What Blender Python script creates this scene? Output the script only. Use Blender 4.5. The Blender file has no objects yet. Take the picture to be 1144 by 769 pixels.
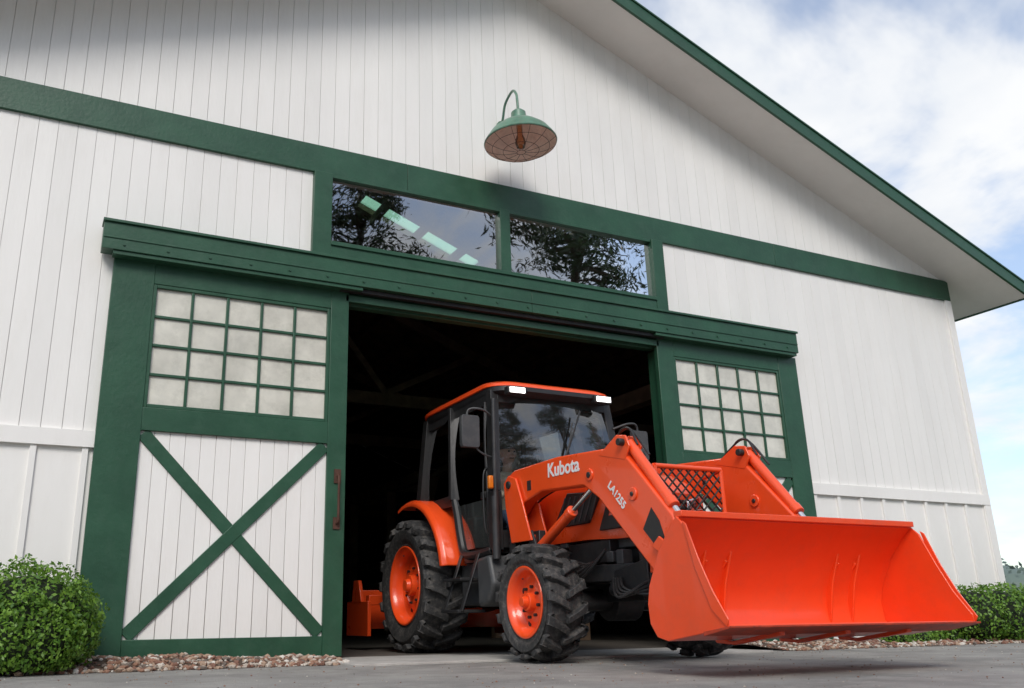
import bpy, bmesh, math, random
import numpy as np
from mathutils import Vector, Matrix
random.seed(7); rng=np.random.default_rng(7)
sc=bpy.context.scene
COL=sc.collection

# ------------------------------------------------------------ materials
def nt(m):
    m.use_nodes=True; n=m.node_tree; n.nodes.clear(); return n
def pm(name,col,rough=.5,metal=0.0,var=.2,scale=4,bump=0,bscale=60,coat=0,island=0,stretch=None,dirt=None,dirtamt=0,spec=.5,rvar=.1):
    m=bpy.data.materials.new(name); t=nt(m); N=t.nodes; L=t.links
    out=N.new('ShaderNodeOutputMaterial'); p=N.new('ShaderNodeBsdfPrincipled'); L.new(p.outputs[0],out.inputs[0])
    tc=N.new('ShaderNodeTexCoord'); mp=N.new('ShaderNodeMapping'); L.new(tc.outputs['Object'],mp.inputs[0])
    if stretch: mp.inputs['Scale'].default_value=stretch
    no=N.new('ShaderNodeTexNoise'); no.inputs['Scale'].default_value=scale; no.inputs['Detail'].default_value=4; no.inputs['Roughness'].default_value=.65
    L.new(mp.outputs[0],no.inputs[0])
    cr=N.new('ShaderNodeValToRGB'); e=cr.color_ramp.elements
    e[0].position=.3; e[1].position=.7
    e[0].color=(*[c*(1-var) for c in col],1); e[1].color=(*[min(1,c*(1+var*.6)) for c in col],1)
    L.new(no.outputs[0],cr.inputs[0]); c=cr.outputs[0]
    if island:
        g=N.new('ShaderNodeNewGeometry'); mr=N.new('ShaderNodeMapRange'); mr.inputs[3].default_value=1-island; mr.inputs[4].default_value=1+island*.4
        L.new(g.outputs['Random Per Island'],mr.inputs[0])
        mx=N.new('ShaderNodeMix'); mx.data_type='RGBA'; mx.blend_type='MULTIPLY'; mx.inputs[0].default_value=1
        L.new(c,mx.inputs[6]); L.new(mr.outputs[0],mx.inputs[7]); c=mx.outputs[2]
    if dirt:
        n2=N.new('ShaderNodeTexNoise'); n2.inputs['Scale'].default_value=scale*2.7; n2.inputs['Detail'].default_value=6; n2.inputs['Roughness'].default_value=.75
        L.new(mp.outputs[0],n2.inputs[0])
        r2=N.new('ShaderNodeMapRange'); r2.inputs[1].default_value=.48; r2.inputs[2].default_value=.75; r2.inputs[4].default_value=dirtamt
        L.new(n2.outputs[0],r2.inputs[0])
        mx=N.new('ShaderNodeMix'); mx.data_type='RGBA'; L.new(r2.outputs[0],mx.inputs[0]); L.new(c,mx.inputs[6]); mx.inputs[7].default_value=(*dirt,1); c=mx.outputs[2]
    L.new(c,p.inputs['Base Color'])
    rr=N.new('ShaderNodeMapRange'); rr.inputs[3].default_value=max(0,rough-rvar); rr.inputs[4].default_value=min(1,rough+rvar); L.new(no.outputs[0],rr.inputs[0]); L.new(rr.outputs[0],p.inputs['Roughness'])
    p.inputs['Metallic'].default_value=metal; p.inputs['Coat Weight'].default_value=coat; p.inputs['Specular IOR Level'].default_value=spec
    if bump:
        n3=N.new('ShaderNodeTexNoise'); n3.inputs['Scale'].default_value=bscale; n3.inputs['Detail'].default_value=3; L.new(mp.outputs[0],n3.inputs[0])
        b=N.new('ShaderNodeBump'); b.inputs['Strength'].default_value=bump; b.inputs['Distance'].default_value=.02; L.new(n3.outputs[0],b.inputs['Height']); L.new(b.outputs[0],p.inputs['Normal'])
    return m
def glassm(name,tint,mirror=0.0,rough=.01,haze=0.0):
    m=bpy.data.materials.new(name); t=nt(m); N=t.nodes; L=t.links
    out=N.new('ShaderNodeOutputMaterial'); tr=N.new('ShaderNodeBsdfTransparent'); tr.inputs[0].default_value=(*tint,1)
    gl=N.new('ShaderNodeBsdfGlossy'); gl.inputs['Roughness'].default_value=rough
    fr=N.new('ShaderNodeFresnel'); fr.inputs[0].default_value=1.5
    ad=N.new('ShaderNodeMath'); ad.operation='MULTIPLY_ADD'; ad.inputs[1].default_value=1; ad.inputs[2].default_value=mirror; ad.use_clamp=True
    L.new(fr.outputs[0],ad.inputs[0])
    base=tr.outputs[0]
    if haze:
        df=N.new('ShaderNodeBsdfDiffuse'); df.inputs[0].default_value=(.5,.52,.5,1)
        hm=N.new('ShaderNodeMixShader'); hm.inputs[0].default_value=haze; L.new(tr.outputs[0],hm.inputs[1]); L.new(df.outputs[0],hm.inputs[2]); base=hm.outputs[0]
    mx=N.new('ShaderNodeMixShader'); L.new(ad.outputs[0],mx.inputs[0]); L.new(base,mx.inputs[1]); L.new(gl.outputs[0],mx.inputs[2]); L.new(mx.outputs[0],out.inputs[0])
    return m
def leafm(name,a,b,trans=.25):
    m=bpy.data.materials.new(name); t=nt(m); N=t.nodes; L=t.links
    out=N.new('ShaderNodeOutputMaterial'); p=N.new('ShaderNodeBsdfPrincipled'); p.inputs['Roughness'].default_value=.5
    g=N.new('ShaderNodeNewGeometry'); cr=N.new('ShaderNodeValToRGB'); cr.color_ramp.elements[0].color=(*a,1); cr.color_ramp.elements[1].color=(*b,1)
    L.new(g.outputs['Random Per Island'],cr.inputs[0]); L.new(cr.outputs[0],p.inputs['Base Color'])
    if trans<=0:
        L.new(p.outputs[0],out.inputs[0]); return m
    tl=N.new('ShaderNodeBsdfTranslucent'); L.new(cr.outputs[0],tl.inputs[0])
    mx=N.new('ShaderNodeMixShader'); mx.inputs[0].default_value=trans; L.new(p.outputs[0],mx.inputs[1]); L.new(tl.outputs[0],mx.inputs[2]); L.new(mx.outputs[0],out.inputs[0])
    return m
M={}
M['wall']=pm('white_siding',(.85,.83,.80),.5,var=.05,scale=1.2,stretch=(1,1,.25),island=.03,dirt=(.60,.56,.50),dirtamt=.16,bump=.06,bscale=40)
M['back']=pm('siding_groove',(.66,.64,.61),.7,var=.1)
M['soffit']=pm('soffit_paint',(.78,.75,.71),.6,var=.06,scale=1,dirt=(.5,.45,.4),dirtamt=.12)
M['green']=pm('green_paint',(.020,.080,.043),.42,var=.22,scale=2.5,dirt=(.055,.11,.075),dirtamt=.35,bump=.1,bscale=30)
M['roof']=pm('roof_metal',(.08,.13,.1),.4,metal=.3)
M['wood']=pm('dark_timber',(.22,.145,.095),.8,var=.4,scale=3)
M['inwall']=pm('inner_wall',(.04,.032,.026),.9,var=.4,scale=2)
M['conc']=pm('concrete',(.45,.43,.40),.85,var=.2,scale=3,bump=.3,bscale=80,dirt=(.22,.2,.18),dirtamt=.5)
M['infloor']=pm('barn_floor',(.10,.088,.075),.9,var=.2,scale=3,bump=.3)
M['asph']=pm('asphalt',(.31,.298,.278),.85,var=.35,scale=1.1,bump=.9,bscale=110,dirt=(.47,.45,.41),dirtamt=.7)
M['grass']=pm('grass_ground',(.07,.10,.03),.9,var=.4,scale=.5,bump=.5)
M['mulch']=pm('mulch',(.10,.065,.045),.95,var=.4,scale=12,bump=.8,bscale=60)
M['orange']=pm('orange_paint',(.88,.083,.014),.30,var=.06,scale=3,coat=.4,dirt=(.6,.07,.025),dirtamt=.12,bump=.012,bscale=25)
M['bucketp']=pm('bucket_paint',(.88,.078,.015),.38,var=.07,scale=2.2,coat=.25,dirt=(.55,.09,.045),dirtamt=.28,bump=.02,bscale=9)
M['black']=pm('black_plastic',(.018,.018,.019),.45,var=.2,scale=8,dirt=(.05,.045,.04),dirtamt=.4)
M['dark']=pm('dark_metal',(.035,.035,.037),.45,metal=.4,var=.3,scale=8,dirt=(.08,.065,.05),dirtamt=.5)
M['grey']=pm('grey_plastic',(.055,.057,.06),.5,var=.2,scale=6,dirt=(.12,.11,.1),dirtamt=.4)
M['tyre']=pm('tyre_rubber',(.030,.030,.031),.7,var=.35,scale=9,bump=.25,bscale=40,dirt=(.19,.17,.15),dirtamt=.65)
M['chrome']=pm('chrome',(.75,.75,.76),.12,metal=1,var=.05)
M['mesh']=pm('guard_mesh',(.01,.01,.01),.5)
M['white']=pm('white_decal',(.8,.8,.8),.4,var=.03)
M['pane']=pm('dusty_pane',(.68,.66,.58),.22,var=.22,scale=2.5,dirt=(.42,.41,.35),dirtamt=.55,spec=.8)
M['iron']=pm('rusty_iron',(.10,.045,.03),.7,metal=.3,var=.4,scale=20)
M['lampo']=pm('lamp_enamel',(.11,.24,.17),.4,var=.35,scale=8,dirt=(.26,.18,.12),dirtamt=.45)
M['lampi']=pm('lamp_inner',(.92,.74,.64),.5,var=.2,scale=7,dirt=(.55,.32,.24),dirtamt=.5)
M['glass']=glassm('window_glass',(.8,.84,.82),.30)
M['cabglass']=glassm('cab_glass',(.84,.88,.86),.12,haze=.02)
M['sideglass']=glassm('side_glass',(.60,.66,.64),.14,haze=.07)
M['bulb']=glassm('bulb_glass',(.85,.55,.3),.15)
M['skin']=pm('skin',(.70,.42,.31),.5,var=.08,scale=20)
M['shirt']=pm('shirt',(.70,.58,.45),.8,var=.15,scale=15,bump=.2)
M['jeans']=pm('jeans',(.08,.12,.2),.85,var=.2,scale=20)
M['hair']=pm('cap',(.03,.03,.03),.8)
M['boxl']=leafm('boxwood_leaf',(.05,.14,.012),(.20,.36,.04))
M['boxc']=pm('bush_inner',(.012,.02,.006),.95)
M['pinel']=leafm('pine_needles',(.012,.03,.010),(.05,.085,.03),0)
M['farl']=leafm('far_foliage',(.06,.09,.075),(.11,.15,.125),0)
M['bark']=pm('bark',(.07,.05,.035),.95,var=.4,scale=6)
def stonem():
    m=bpy.data.materials.new('stones'); t=nt(m); N=t.nodes; L=t.links
    out=N.new('ShaderNodeOutputMaterial'); p=N.new('ShaderNodeBsdfPrincipled'); p.inputs['Roughness'].default_value=.85
    g=N.new('ShaderNodeNewGeometry'); cr=N.new('ShaderNodeValToRGB'); cr.color_ramp.interpolation='CONSTANT'
    cols=[(0,(.20,.10,.07)),(.25,(.36,.25,.18)),(.45,(.28,.15,.10)),(.62,(.46,.40,.34)),(.8,(.15,.12,.10)),(.9,(.6,.56,.5))]
    e=cr.color_ramp.elements; e[0].color=(*cols[0][1],1); e[1].position=cols[1][0]; e[1].color=(*cols[1][1],1)
    for ps,c in cols[2:]:
        k=e.new(ps); k.color=(*c,1)
    L.new(g.outputs['Random Per Island'],cr.inputs[0]); L.new(cr.outputs[0],p.inputs['Base Color']); L.new(p.outputs[0],out.inputs[0]); return m
M['stone']=stonem()
def emis(name,c,s):
    m=bpy.data.materials.new(name); t=nt(m); o=t.nodes.new('ShaderNodeOutputMaterial'); e=t.nodes.new('ShaderNodeEmission'); e.inputs[0].default_value=(*c,1); e.inputs[1].default_value=s; t.links.new(e.outputs[0],o.inputs[0]); return m
M['led']=emis('led_light',(1,.98,.95),5)
def skym():
    m=bpy.data.materials.new('skylight_fibreglass'); t=nt(m); o=t.nodes.new('ShaderNodeOutputMaterial')
    a=t.nodes.new('ShaderNodeBsdfTranslucent'); a.inputs[0].default_value=(.68,.92,.76,1)
    b=t.nodes.new('ShaderNodeBsdfTransparent'); b.inputs[0].default_value=(.62,.86,.70,1)
    x=t.nodes.new('ShaderNodeMixShader'); x.inputs[0].default_value=.5
    t.links.new(a.outputs[0],x.inputs[1]); t.links.new(b.outputs[0],x.inputs[2]); t.links.new(x.outputs[0],o.inputs[0]); return m
M['skyl']=skym()

# ------------------------------------------------------------ builders
def empty(name,loc=(0,0,0)):
    o=bpy.data.objects.new(name,None); o.location=loc; o.empty_display_size=.3; COL.objects.link(o); return o
def par(o,p):
    if p is not None:
        o.parent=p; o.matrix_parent_inverse=Matrix.Translation(-Vector(p.location))
class MB:
    def __init__(s): s.v=[]; s.f=[]
    def add(s,vs,fs):
        b=len(s.v); s.v+= [tuple(v) for v in vs]; s.f+=[tuple(i+b for i in f) for f in fs]
    def box(s,x0,x1,y0,y1,z0,z1):
        s.add([(x0,y0,z0),(x1,y0,z0),(x1,y1,z0),(x0,y1,z0),(x0,y0,z1),(x1,y0,z1),(x1,y1,z1),(x0,y1,z1)],
              [(0,3,2,1),(4,5,6,7),(0,1,5,4),(1,2,6,5),(2,3,7,6),(3,0,4,7)])
    def prism(s,ax,pts,a,b):
        n=len(pts)
        f={'X':lambda u,v,w:(w,u,v),'Y':lambda u,v,w:(u,w,v),'Z':lambda u,v,w:(u,v,w)}[ax]
        vs=[f(u,v,a) for u,v in pts]+[f(u,v,b) for u,v in pts]
        s.add(vs,[tuple(range(n))[::-1],tuple(range(n,2*n))]+[(i,(i+1)%n,(i+1)%n+n,i+n) for i in range(n)])
    def cyl(s,p,q,r1,r2=None,n=16):
        if r2 is None: r2=r1
        p=Vector(p); q=Vector(q); d=(q-p).normalized(); a=d.orthogonal().normalized(); b=d.cross(a)
        vs=[]
        for c,r in((p,r1),(q,r2)):
            for i in range(n):
                t=2*math.pi*i/n; vs.append(c+a*r*math.cos(t)+b*r*math.sin(t))
        s.add(vs,[tuple(range(n))[::-1],tuple(range(n,2*n))]+[(i,(i+1)%n,(i+1)%n+n,i+n) for i in range(n)])
    def beam(s,p,q,w,h,up=(0,0,1)):
        p=Vector(p); q=Vector(q); d=(q-p).normalized(); a=d.cross(Vector(up)).normalized()*w/2; b=a.cross(d).normalized()*h/2
        vs=[p-a-b,p+a-b,p+a+b,p-a+b,q-a-b,q+a-b,q+a+b,q-a+b]
        s.add(vs,[(0,3,2,1),(4,5,6,7),(0,1,5,4),(1,2,6,5),(2,3,7,6),(3,0,4,7)])
    def lathe(s,prof,o,axis=(0,0,1),n=32,closed=False):
        o=Vector(o); d=Vector(axis).normalized(); a=d.orthogonal().normalized(); b=d.cross(a); vs=[]; k=len(prof)
        for i in range(n):
            t=2*math.pi*i/n
            for r,h in prof: vs.append(o+d*h+(a*math.cos(t)+b*math.sin(t))*r)
        fs=[]
        for i in range(n):
            j=(i+1)%n
            for m in range(k if closed else k-1):
                m2=(m+1)%k
                fs.append((i*k+m,j*k+m,j*k+m2,i*k+m2))
        s.add(vs,fs)
    def rings(s,rs,cap=True):
        n=len(rs[0]); vs=[p for r in rs for p in r]; fs=[]
        for i in range(len(rs)-1):
            for j in range(n):
                k=(j+1)%n; fs.append((i*n+j,i*n+k,(i+1)*n+k,(i+1)*n+j))
        if cap: fs+= [tuple(range(n))[::-1],tuple(range((len(rs)-1)*n,len(rs)*n))]
        s.add(vs,fs)
    def tube(s,pts,r,n=8):
        P=[Vector(p) for p in pts]
        Q=[]
        for i in range(len(P)-1):
            p0=P[max(i-1,0)];p1=P[i];p2=P[i+1];p3=P[min(i+2,len(P)-1)]
            for k in range(6):
                t=k/6; Q.append(.5*((2*p1)+(p2-p0)*t+(2*p0-5*p1+4*p2-p3)*t*t+(-p0+3*p1-3*p2+p3)*t**3))
        Q.append(P[-1]); rs=[]; a=None
        for i,q in enumerate(Q):
            d=(Q[min(i+1,len(Q)-1)]-Q[max(i-1,0)]).normalized()
            a=d.orthogonal().normalized() if a is None else (a-d*a.dot(d)).normalized()
            b=d.cross(a); rs.append([q+(a*math.cos(2*math.pi*j/n)+b*math.sin(2*math.pi*j/n))*r for j in range(n)])
        s.rings(rs)
    def grid(s,fn,nu,nv):
        vs=[fn(i/nu,j/nv) for i in range(nu+1) for j in range(nv+1)]
        s.add(vs,[(i*(nv+1)+j,(i+1)*(nv+1)+j,(i+1)*(nv+1)+j+1,i*(nv+1)+j+1) for i in range(nu) for j in range(nv)])
    def build(s,name,mat,parent=None,bevel=0,smooth=False,mod=None,segs=2):
        me=bpy.data.meshes.new(name); me.from_pydata(s.v,[],s.f); me.update()
        bm=bmesh.new(); bm.from_mesh(me); bmesh.ops.recalc_face_normals(bm,faces=bm.faces); bm.to_mesh(me); bm.free()
        me.materials.append(mat)
        o=bpy.data.objects.new(name,me); COL.objects.link(o); par(o,parent)
        if bevel:
            b=o.modifiers.new('bev','BEVEL'); b.width=bevel; b.segments=segs; b.limit_method='ANGLE'; b.angle_limit=math.radians(35); b.harden_normals=False
        if smooth or bevel:
            me.polygons.foreach_set('use_smooth',[True]*len(me.polygons))
            bm=bmesh.new(); bm.from_mesh(me)
            for e in bm.edges:
                if len(e.link_faces)==2 and e.calc_face_angle(0)>math.radians(38): e.smooth=False
            bm.to_mesh(me); bm.free()
        return o

def leafmesh(name,C,Nrm,size,mats,aspect=.6,core=None,parent=None,tube_parts=None):
    n=len(C); r=rng.normal(size=(n,3)); 
    nn=Nrm*1.0+r*.7; nn/=np.linalg.norm(nn,axis=1)[:,None]
    t=np.cross(nn,rng.normal(size=(n,3))); t/=np.linalg.norm(t,axis=1)[:,None]; b=np.cross(nn,t)
    s=(size*(.6+.8*rng.random(n)))[:,None]
    V=np.stack([C-t*s,C-b*s*aspect,C+t*s,C+b*s*aspect],1).reshape(-1,3)
    F=[(4*i,4*i+1,4*i+2,4*i+3) for i in range(n)]
    verts=V.tolist(); mi=[0]*n
    for k,mb in enumerate([core,tube_parts]):
        if mb:
            base=len(verts); verts+=[list(v) for v in mb.v]; F+=[tuple(i+base for i in f) for f in mb.f]; mi+=[1 if k==0 else len(mats)-1]*len(mb.f)
    me=bpy.data.meshes.new(name); me.from_pydata(verts,[],F)
    for m in mats: me.materials.append(m)
    me.polygons.foreach_set('material_index',mi); me.update()
    o=bpy.data.objects.new(name,me); COL.objects.link(o); par(o,parent); return o
def blobcloud(blobs,n,shell=(.78,1.04),zmin=.02):
    C=[];Nn=[]
    tot=sum(b[1][0]*b[1][2] for b in blobs)
    for c,rad in blobs:
        k=max(8,int(n*rad[0]*rad[2]/tot)); d=rng.normal(size=(k,3)); d/=np.linalg.norm(d,axis=1)[:,None]
        ph=rng.random(3)*6
        lum=1+.09*np.sin(d[:,0]*7+ph[0])*np.sin(d[:,1]*8+ph[1])+.06*np.sin(d[:,2]*13+ph[2]+d[:,0]*9)
        rr=(shell[0]+(shell[1]-shell[0])*rng.random(k)**.6)*lum
        p=np.array(c)+d*rr[:,None]*np.array(rad); ok=p[:,2]>zmin
        C.append(p[ok]);Nn.append(d[ok])
    return np.concatenate(C),np.concatenate(Nn)
def blobcore(blobs,f=.8):
    mb=MB()
    for c,rad in blobs:
        prof=[(math.sin(math.pi*i/8)*f+1e-4,-math.cos(math.pi*i/8)*f) for i in range(9)]
        k=len(mb.v); mb.lathe(prof,(0,0,0),n=14)
        mb.v[k:]=[(v[0]*rad[0]+c[0],v[1]*rad[1]+c[1],max(0.0,v[2]*rad[2]+c[2])) for v in mb.v[k:]]
    return mb

# ------------------------------------------------------------ ground
def sheet(name,x0,x1,y0,y1,z,mat):
    mb=MB(); mb.add([(x0,y0,z),(x1,y0,z),(x1,y1,z),(x0,y1,z)],[(0,1,2,3)]); return mb.build(name,mat)
sheet('ground',-2500,2500,-2500,2500,-.008,M['grass'])
sheet('road',-40,70,-22,-.45,-.004,M['asph'])
mb=MB(); mb.box(2.25,6.2,-1.0,.25,-.05,.012); apron=mb.build('concrete_apron',M['conc'],bevel=.004)

# ------------------------------------------------------------ barn
barn=empty('barn',(4.25,8,0))
XL,XR,CX=-2.7,11.2,4.25
def roofz(x): return 7.44-.398*abs(x-CX)
bk=MB()
bk.box(XL,2.30,.08,.14,0,4.5); bk.box(6.12,XR,.08,.14,0,4.5); bk.box(2.30,6.12,.08,.14,4.36,4.5)
bk.prism('Y',[(XL,4.5),(XR,4.5),(XR,roofz(XR)+.02),(CX,7.46),(XL,roofz(XL)+.02)],.08,.14)
bk.build('wall_backing',M['back'],barn)
bd=MB(); w=.1525; x=XL; GP=.0014
while x<XR-.01:
    x0=x+GP; x1=min(x+w-GP,XR); j=rng.random()*.002
    if x1<2.2 or x0>6.2: bd.box(x0,x1,.062+j,.085,1.74,4.41)
    elif x0<2.2 : bd.box(x0,2.2,.062+j,.085,1.74,4.41)
    if x0<CX<x1: bd.prism('Y',[(x0,4.68),(x1,4.68),(x1,roofz(x1)),(CX,7.44),(x0,roofz(x0))],.062+j,.085)
    else: bd.prism('Y',[(x0,4.68),(x1,4.68),(x1,roofz(x1)),(x0,roofz(x0))],.062+j,.085)
    x+=w
bd.box(XL,.5,.07,.085,.0,1.64); bd.box(7.95,XR,.07,.085,.0,1.64)
x=XL+.1
while x<XR:
    if x<.4 or x>8.05: bd.box(x,x+.045,.045,.075,0,1.63)
    x+=.37
bd.box(XL,.45,.03,.075,1.62,1.75); bd.box(8.0,XR,.03,.075,1.62,1.75)
bd.box(XR-.10,XR+.012,.035,.2,0,4.4)
bd.build('siding_boards',M['wall'],barn,bevel=.002,segs=1)
sw=MB(); sw.box(XR-.08,XR,.15,18,0,4.67); sw.box(XL,XL+.08,.15,18,0,4.67); sw.box(XL,XR,18,18.08,0,4.67)
sw.prism('Y',[(XL,4.67),(XR,4.67),(CX,7.44)],18,18.08); sw.build('outer_walls',M['wall'],barn)
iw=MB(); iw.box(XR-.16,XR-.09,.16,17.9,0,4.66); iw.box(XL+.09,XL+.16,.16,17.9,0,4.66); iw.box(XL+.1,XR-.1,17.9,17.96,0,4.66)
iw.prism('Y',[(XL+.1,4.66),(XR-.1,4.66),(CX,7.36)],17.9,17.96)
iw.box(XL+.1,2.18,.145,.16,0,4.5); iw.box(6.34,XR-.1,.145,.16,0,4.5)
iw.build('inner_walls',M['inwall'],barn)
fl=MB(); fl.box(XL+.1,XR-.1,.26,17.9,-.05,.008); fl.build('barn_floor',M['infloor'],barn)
TH=.15; EX=XR+.75; EL=XL-.75
def slabR(mb,xa,xb,y0,y1,dz0=0,dz1=TH):
    mb.prism('Y',[(xa,roofz(xa)+dz0),(xb,roofz(xb)+dz0),(xb,roofz(xb)+dz1),(xa,roofz(xa)+dz1)],y0,y1)
so=MB()
slabR(so,CX,EX,-.55,.16,0,.1); slabR(so,EL,CX,-.55,.16,0,.1); slabR(so,XR,EX,.16,18.6,0,.1); slabR(so,EL,XL,.16,18.6,0,.1)
so.build('soffit',M['soffit'],barn)
S0,S1=5.6,6.05
ri=MB()
slabR(ri,EL+.8,CX,.16,18.5,.005,.1)
slabR(ri,CX,XR-.01,.16,S0,.005,.1); slabR(ri,CX,XR-.01,S1,18.5,.005,.1); slabR(ri,CX,4.7,S0,S1,.005,.1); slabR(ri,6.95,XR-.01,S0,S1,.005,.1)
for px in np.arange(-2.2,11,.72):
    if abs(px-CX)<.2: continue
    ri.box(px-.04,px+.04,.3,17.8,roofz(px)-.17,roofz(px)-.02)
for py in (3.2,8.5,12.5):
    ri.box(XL+.2,XR-.2,py,py+.12,4.35,4.6)
    for sx in(-1,1):
        ri.beam((CX+sx*6.7,py+.06,4.6),(CX,py+.06,7.1),.1,.2)
        ri.beam((CX+sx*2,py+.06,4.6),(CX+sx*.2,py+.06,6.9),.08,.12)
        ri.beam((CX+sx*2,py+.06,4.6),(CX+sx*4,py+.06,5.6),.08,.12)
for py in (3.2,8.5,12.5):
    for px in (XL+.35,XR-.35): ri.box(px-.08,px+.08,py,py+.14,0,4.4)
ri.box(7.2,7.4,1,16,3.0,3.2); ri.box(1.2,1.4,1,16,3.0,3.2)
for py in np.arange(1.2,16,2.4): ri.box(7.2,7.4,py,py+.15,0,3.0); ri.box(1.2,1.4,py,py+.15,0,3.0); ri.box(7.4,XR-.2,py,py+.1,3.02,3.18)
for zz in (.5,.95,1.4): ri.box(7.24,7.28,1.3,15.8,zz,zz+.14)
ri.build('roof_timbers',M['wood'],barn)
rt=MB(); 
slabR(rt,EL,CX,-.56,18.7,.105,.15)
slabR(rt,CX,EX,-.56,S0,.105,.15); slabR(rt,CX,EX,S1,18.7,.105,.15); slabR(rt,CX,4.7,S0,S1,.105,.15); slabR(rt,6.95,EX,S0,S1,.105,.15)
rt.build('roof_sheet',M['roof'],barn)
sk=MB(); slabR(sk,4.7,6.95,S0,S1,.11,.115); sk.build('skylight',M['skyl'],barn)
fa=MB()
slabR(fa,CX,EX+.03,-.585,-.552,-.015,.15); slabR(fa,EL-.03,CX,-.585,-.552,-.015,.15)
slabR(fa,CX,EX+.06,-.60,-.50,.152,.175); slabR(fa,EL-.06,CX,-.60,-.50,.152,.175)
z=roofz(EX); fa.box(EX+.002,EX+.03,-.55,18.6,z-.02,z+.14); fa.box(EL-.03,EL-.002,-.55,18.6,z-.02,z+.14)
fa.box(XL,-1.9,.032,.083,4.40,4.69); fa.box(-1.897,3.1,.03,.083,4.40,4.69); fa.box(3.103,8.0,.031,.083,4.40,4.69); fa.box(8.003,XR+.01,.03,.083,4.40,4.69)
fa.box(2.134,2.313,.0,.12,3.46,4.398); fa.box(6.089,6.245,.0,.12,3.46,4.398); fa.box(4.138,4.254,.012,.12,3.69,4.398)
fa.box(2.313,6.089,.006,.12,3.46,3.685); fa.box(2.313,6.089,.02,.12,4.365,4.397); fa.box(2.31,6.09,-.012,.03,3.655,3.695)
fa.box(2.2,6.32,.065,.16,3.10,3.458); fa.box(2.47,6.06,.0,.06,3.12,3.185)
fa.box(2.22,2.46,.064,.22,0,3.098); fa.box(6.07,6.30,.064,.22,0,3.098)
fa.box(.33,4.4,-.115,.028,3.24,3.475); fa.box(4.403,8.02,-.114,.028,3.24,3.475); fa.box(.32,8.03,-.135,.03,3.476,3.50); fa.box(.42,2.6,-.10,-.0,3.205,3.238); fa.box(5.95,8.0,-.10,-.0,3.205,3.238)
fa.box(.335,8.015,-.123,-.117,3.335,3.350)
fa.build('green_trim',M['green'],barn,bevel=.005)
bo=MB()
for i in range(22):
    xx=.5+i*.35; bo.cyl((xx,-.115,3.29),(xx,-.126,3.29),.011,n=8)
bo.build('header_bolts',M['green'],barn)
tk=MB(); tk.box(2.4,6.1,-.06,-.005,3.20,3.235); tk.build('door_track',M['dark'],barn)
g=MB()
def wav(x,z): return .0006*math.sin(x*5+z*3)+.0003*math.sin(x*11-z*7)
for a0_,b0_ in((2.3,4.15),(4.24,6.10)):
    g.grid(lambda u,v:(a0_+(b0_-a0_)*u,.07+wav(a0_+(b0_-a0_)*u,v*.7),3.68+.69*v),24,8)
g.build('transom_glass',M['glass'],barn,smooth=True)
def door(name,X0,X1,wx0,wx1):
    d=empty(name,((X0+X1)/2,0,1.6)); par(d,barn)
    Z0,Z1=.03,3.215; wz0,wz1=1.97,3.03; pz0,pz1=.19,1.78
    f=MB(); f.box(X0,wx0,-.0,.055,Z0,Z1); f.box(wx1,X1,-.0,.055,Z0,Z1)
    f.box(wx0,wx1,.002,.055,wz1,Z1); f.box(wx0,wx1,.002,.055,pz1,wz0); f.box(wx0,wx1,.002,.055,Z0,pz0)
    def clipbeam(p,q,w):
        p=Vector(p);q=Vector(q); d_=(q-p).normalized(); nrm=Vector((-d_.z,0,d_.x))*w/2
        return [p-nrm,q-nrm,q+nrm,p+nrm]
    for (pa,qa,y0) in(((wx0+.02,pz0+.02),(wx1-.02,pz1-.02),.012),((wx0+.02,pz1-.02),(wx1-.02,pz0+.02),.015)):
        P=clipbeam((pa[0],0,pa[1]),(qa[0],0,qa[1]),.105)
        f.prism('Y',[(v.x,v.z) for v in P],y0,.04)
    f.box(wx0,wx0+.03,.008,.05,wz0,wz1); f.box(wx1-.03,wx1,.008,.05,wz0,wz1); f.box(wx0+.03,wx1-.03,.008,.05,wz0,wz0+.03); f.box(wx0+.03,wx1-.03,.008,.05,wz1-.03,wz1)
    a0,a1,b0,b1=wx0+.03,wx1-.03,wz0+.03,wz1-.03
    for i in range(1,5):
        xx=a0+(a1-a0)*i/5; f.box(xx-.012,xx+.012,.014,.05,b0,b1)
    for i in range(1,4):
        zz=b0+(b1-b0)*i/4; f.box(a0,a1,.017,.05,zz-.012,zz+.012)
    f.build('frame',M['green'],d,bevel=.004)
    p=MB()
    for i in range(5):
        for k in range(4):
            xa=a0+(a1-a0)*i/5;xb=a0+(a1-a0)*(i+1)/5;za=b0+(b1-b0)*k/4;zb=b0+(b1-b0)*(k+1)/4
            t1,t2=rng.normal(size=2)*.0015
            p.add([(xa,.036+t1,za),(xb,.036-t1,za),(xb,.036+t2,zb),(xa,.036-t2,zb)],[(0,1,2,3)])
    p.build('panes',M['pane'],d)
    b=MB(); xx=wx0-.01
    while xx<wx1:
        b.box(xx+.0018,min(xx+.1212,wx1+.01),.032,.05,pz0-.01,pz1+.01); xx+=.123
    b.box(X0+.05,X1-.05,.049,.0545,.1,1.9)
    b.build('panel_boards',M['wall'],d,bevel=.002,segs=1)
    return d
dl=door('barn_door',.441,2.50,.775,2.33); dr=door('barn_door.001',6.03,8.08,6.25,7.79)
h=MB(); h.tube([(2.425,-.0,1.10),(2.425,-.05,1.12),(2.425,-.055,1.3),(2.425,-.05,1.48),(2.425,0,1.50)],.011); h.box(2.395,2.455,-.012,-.001,1.44,1.56); h.box(2.395,2.455,-.012,-.001,1.05,1.15)
h.build('handle',M['iron'],dl,smooth=True)

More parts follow.
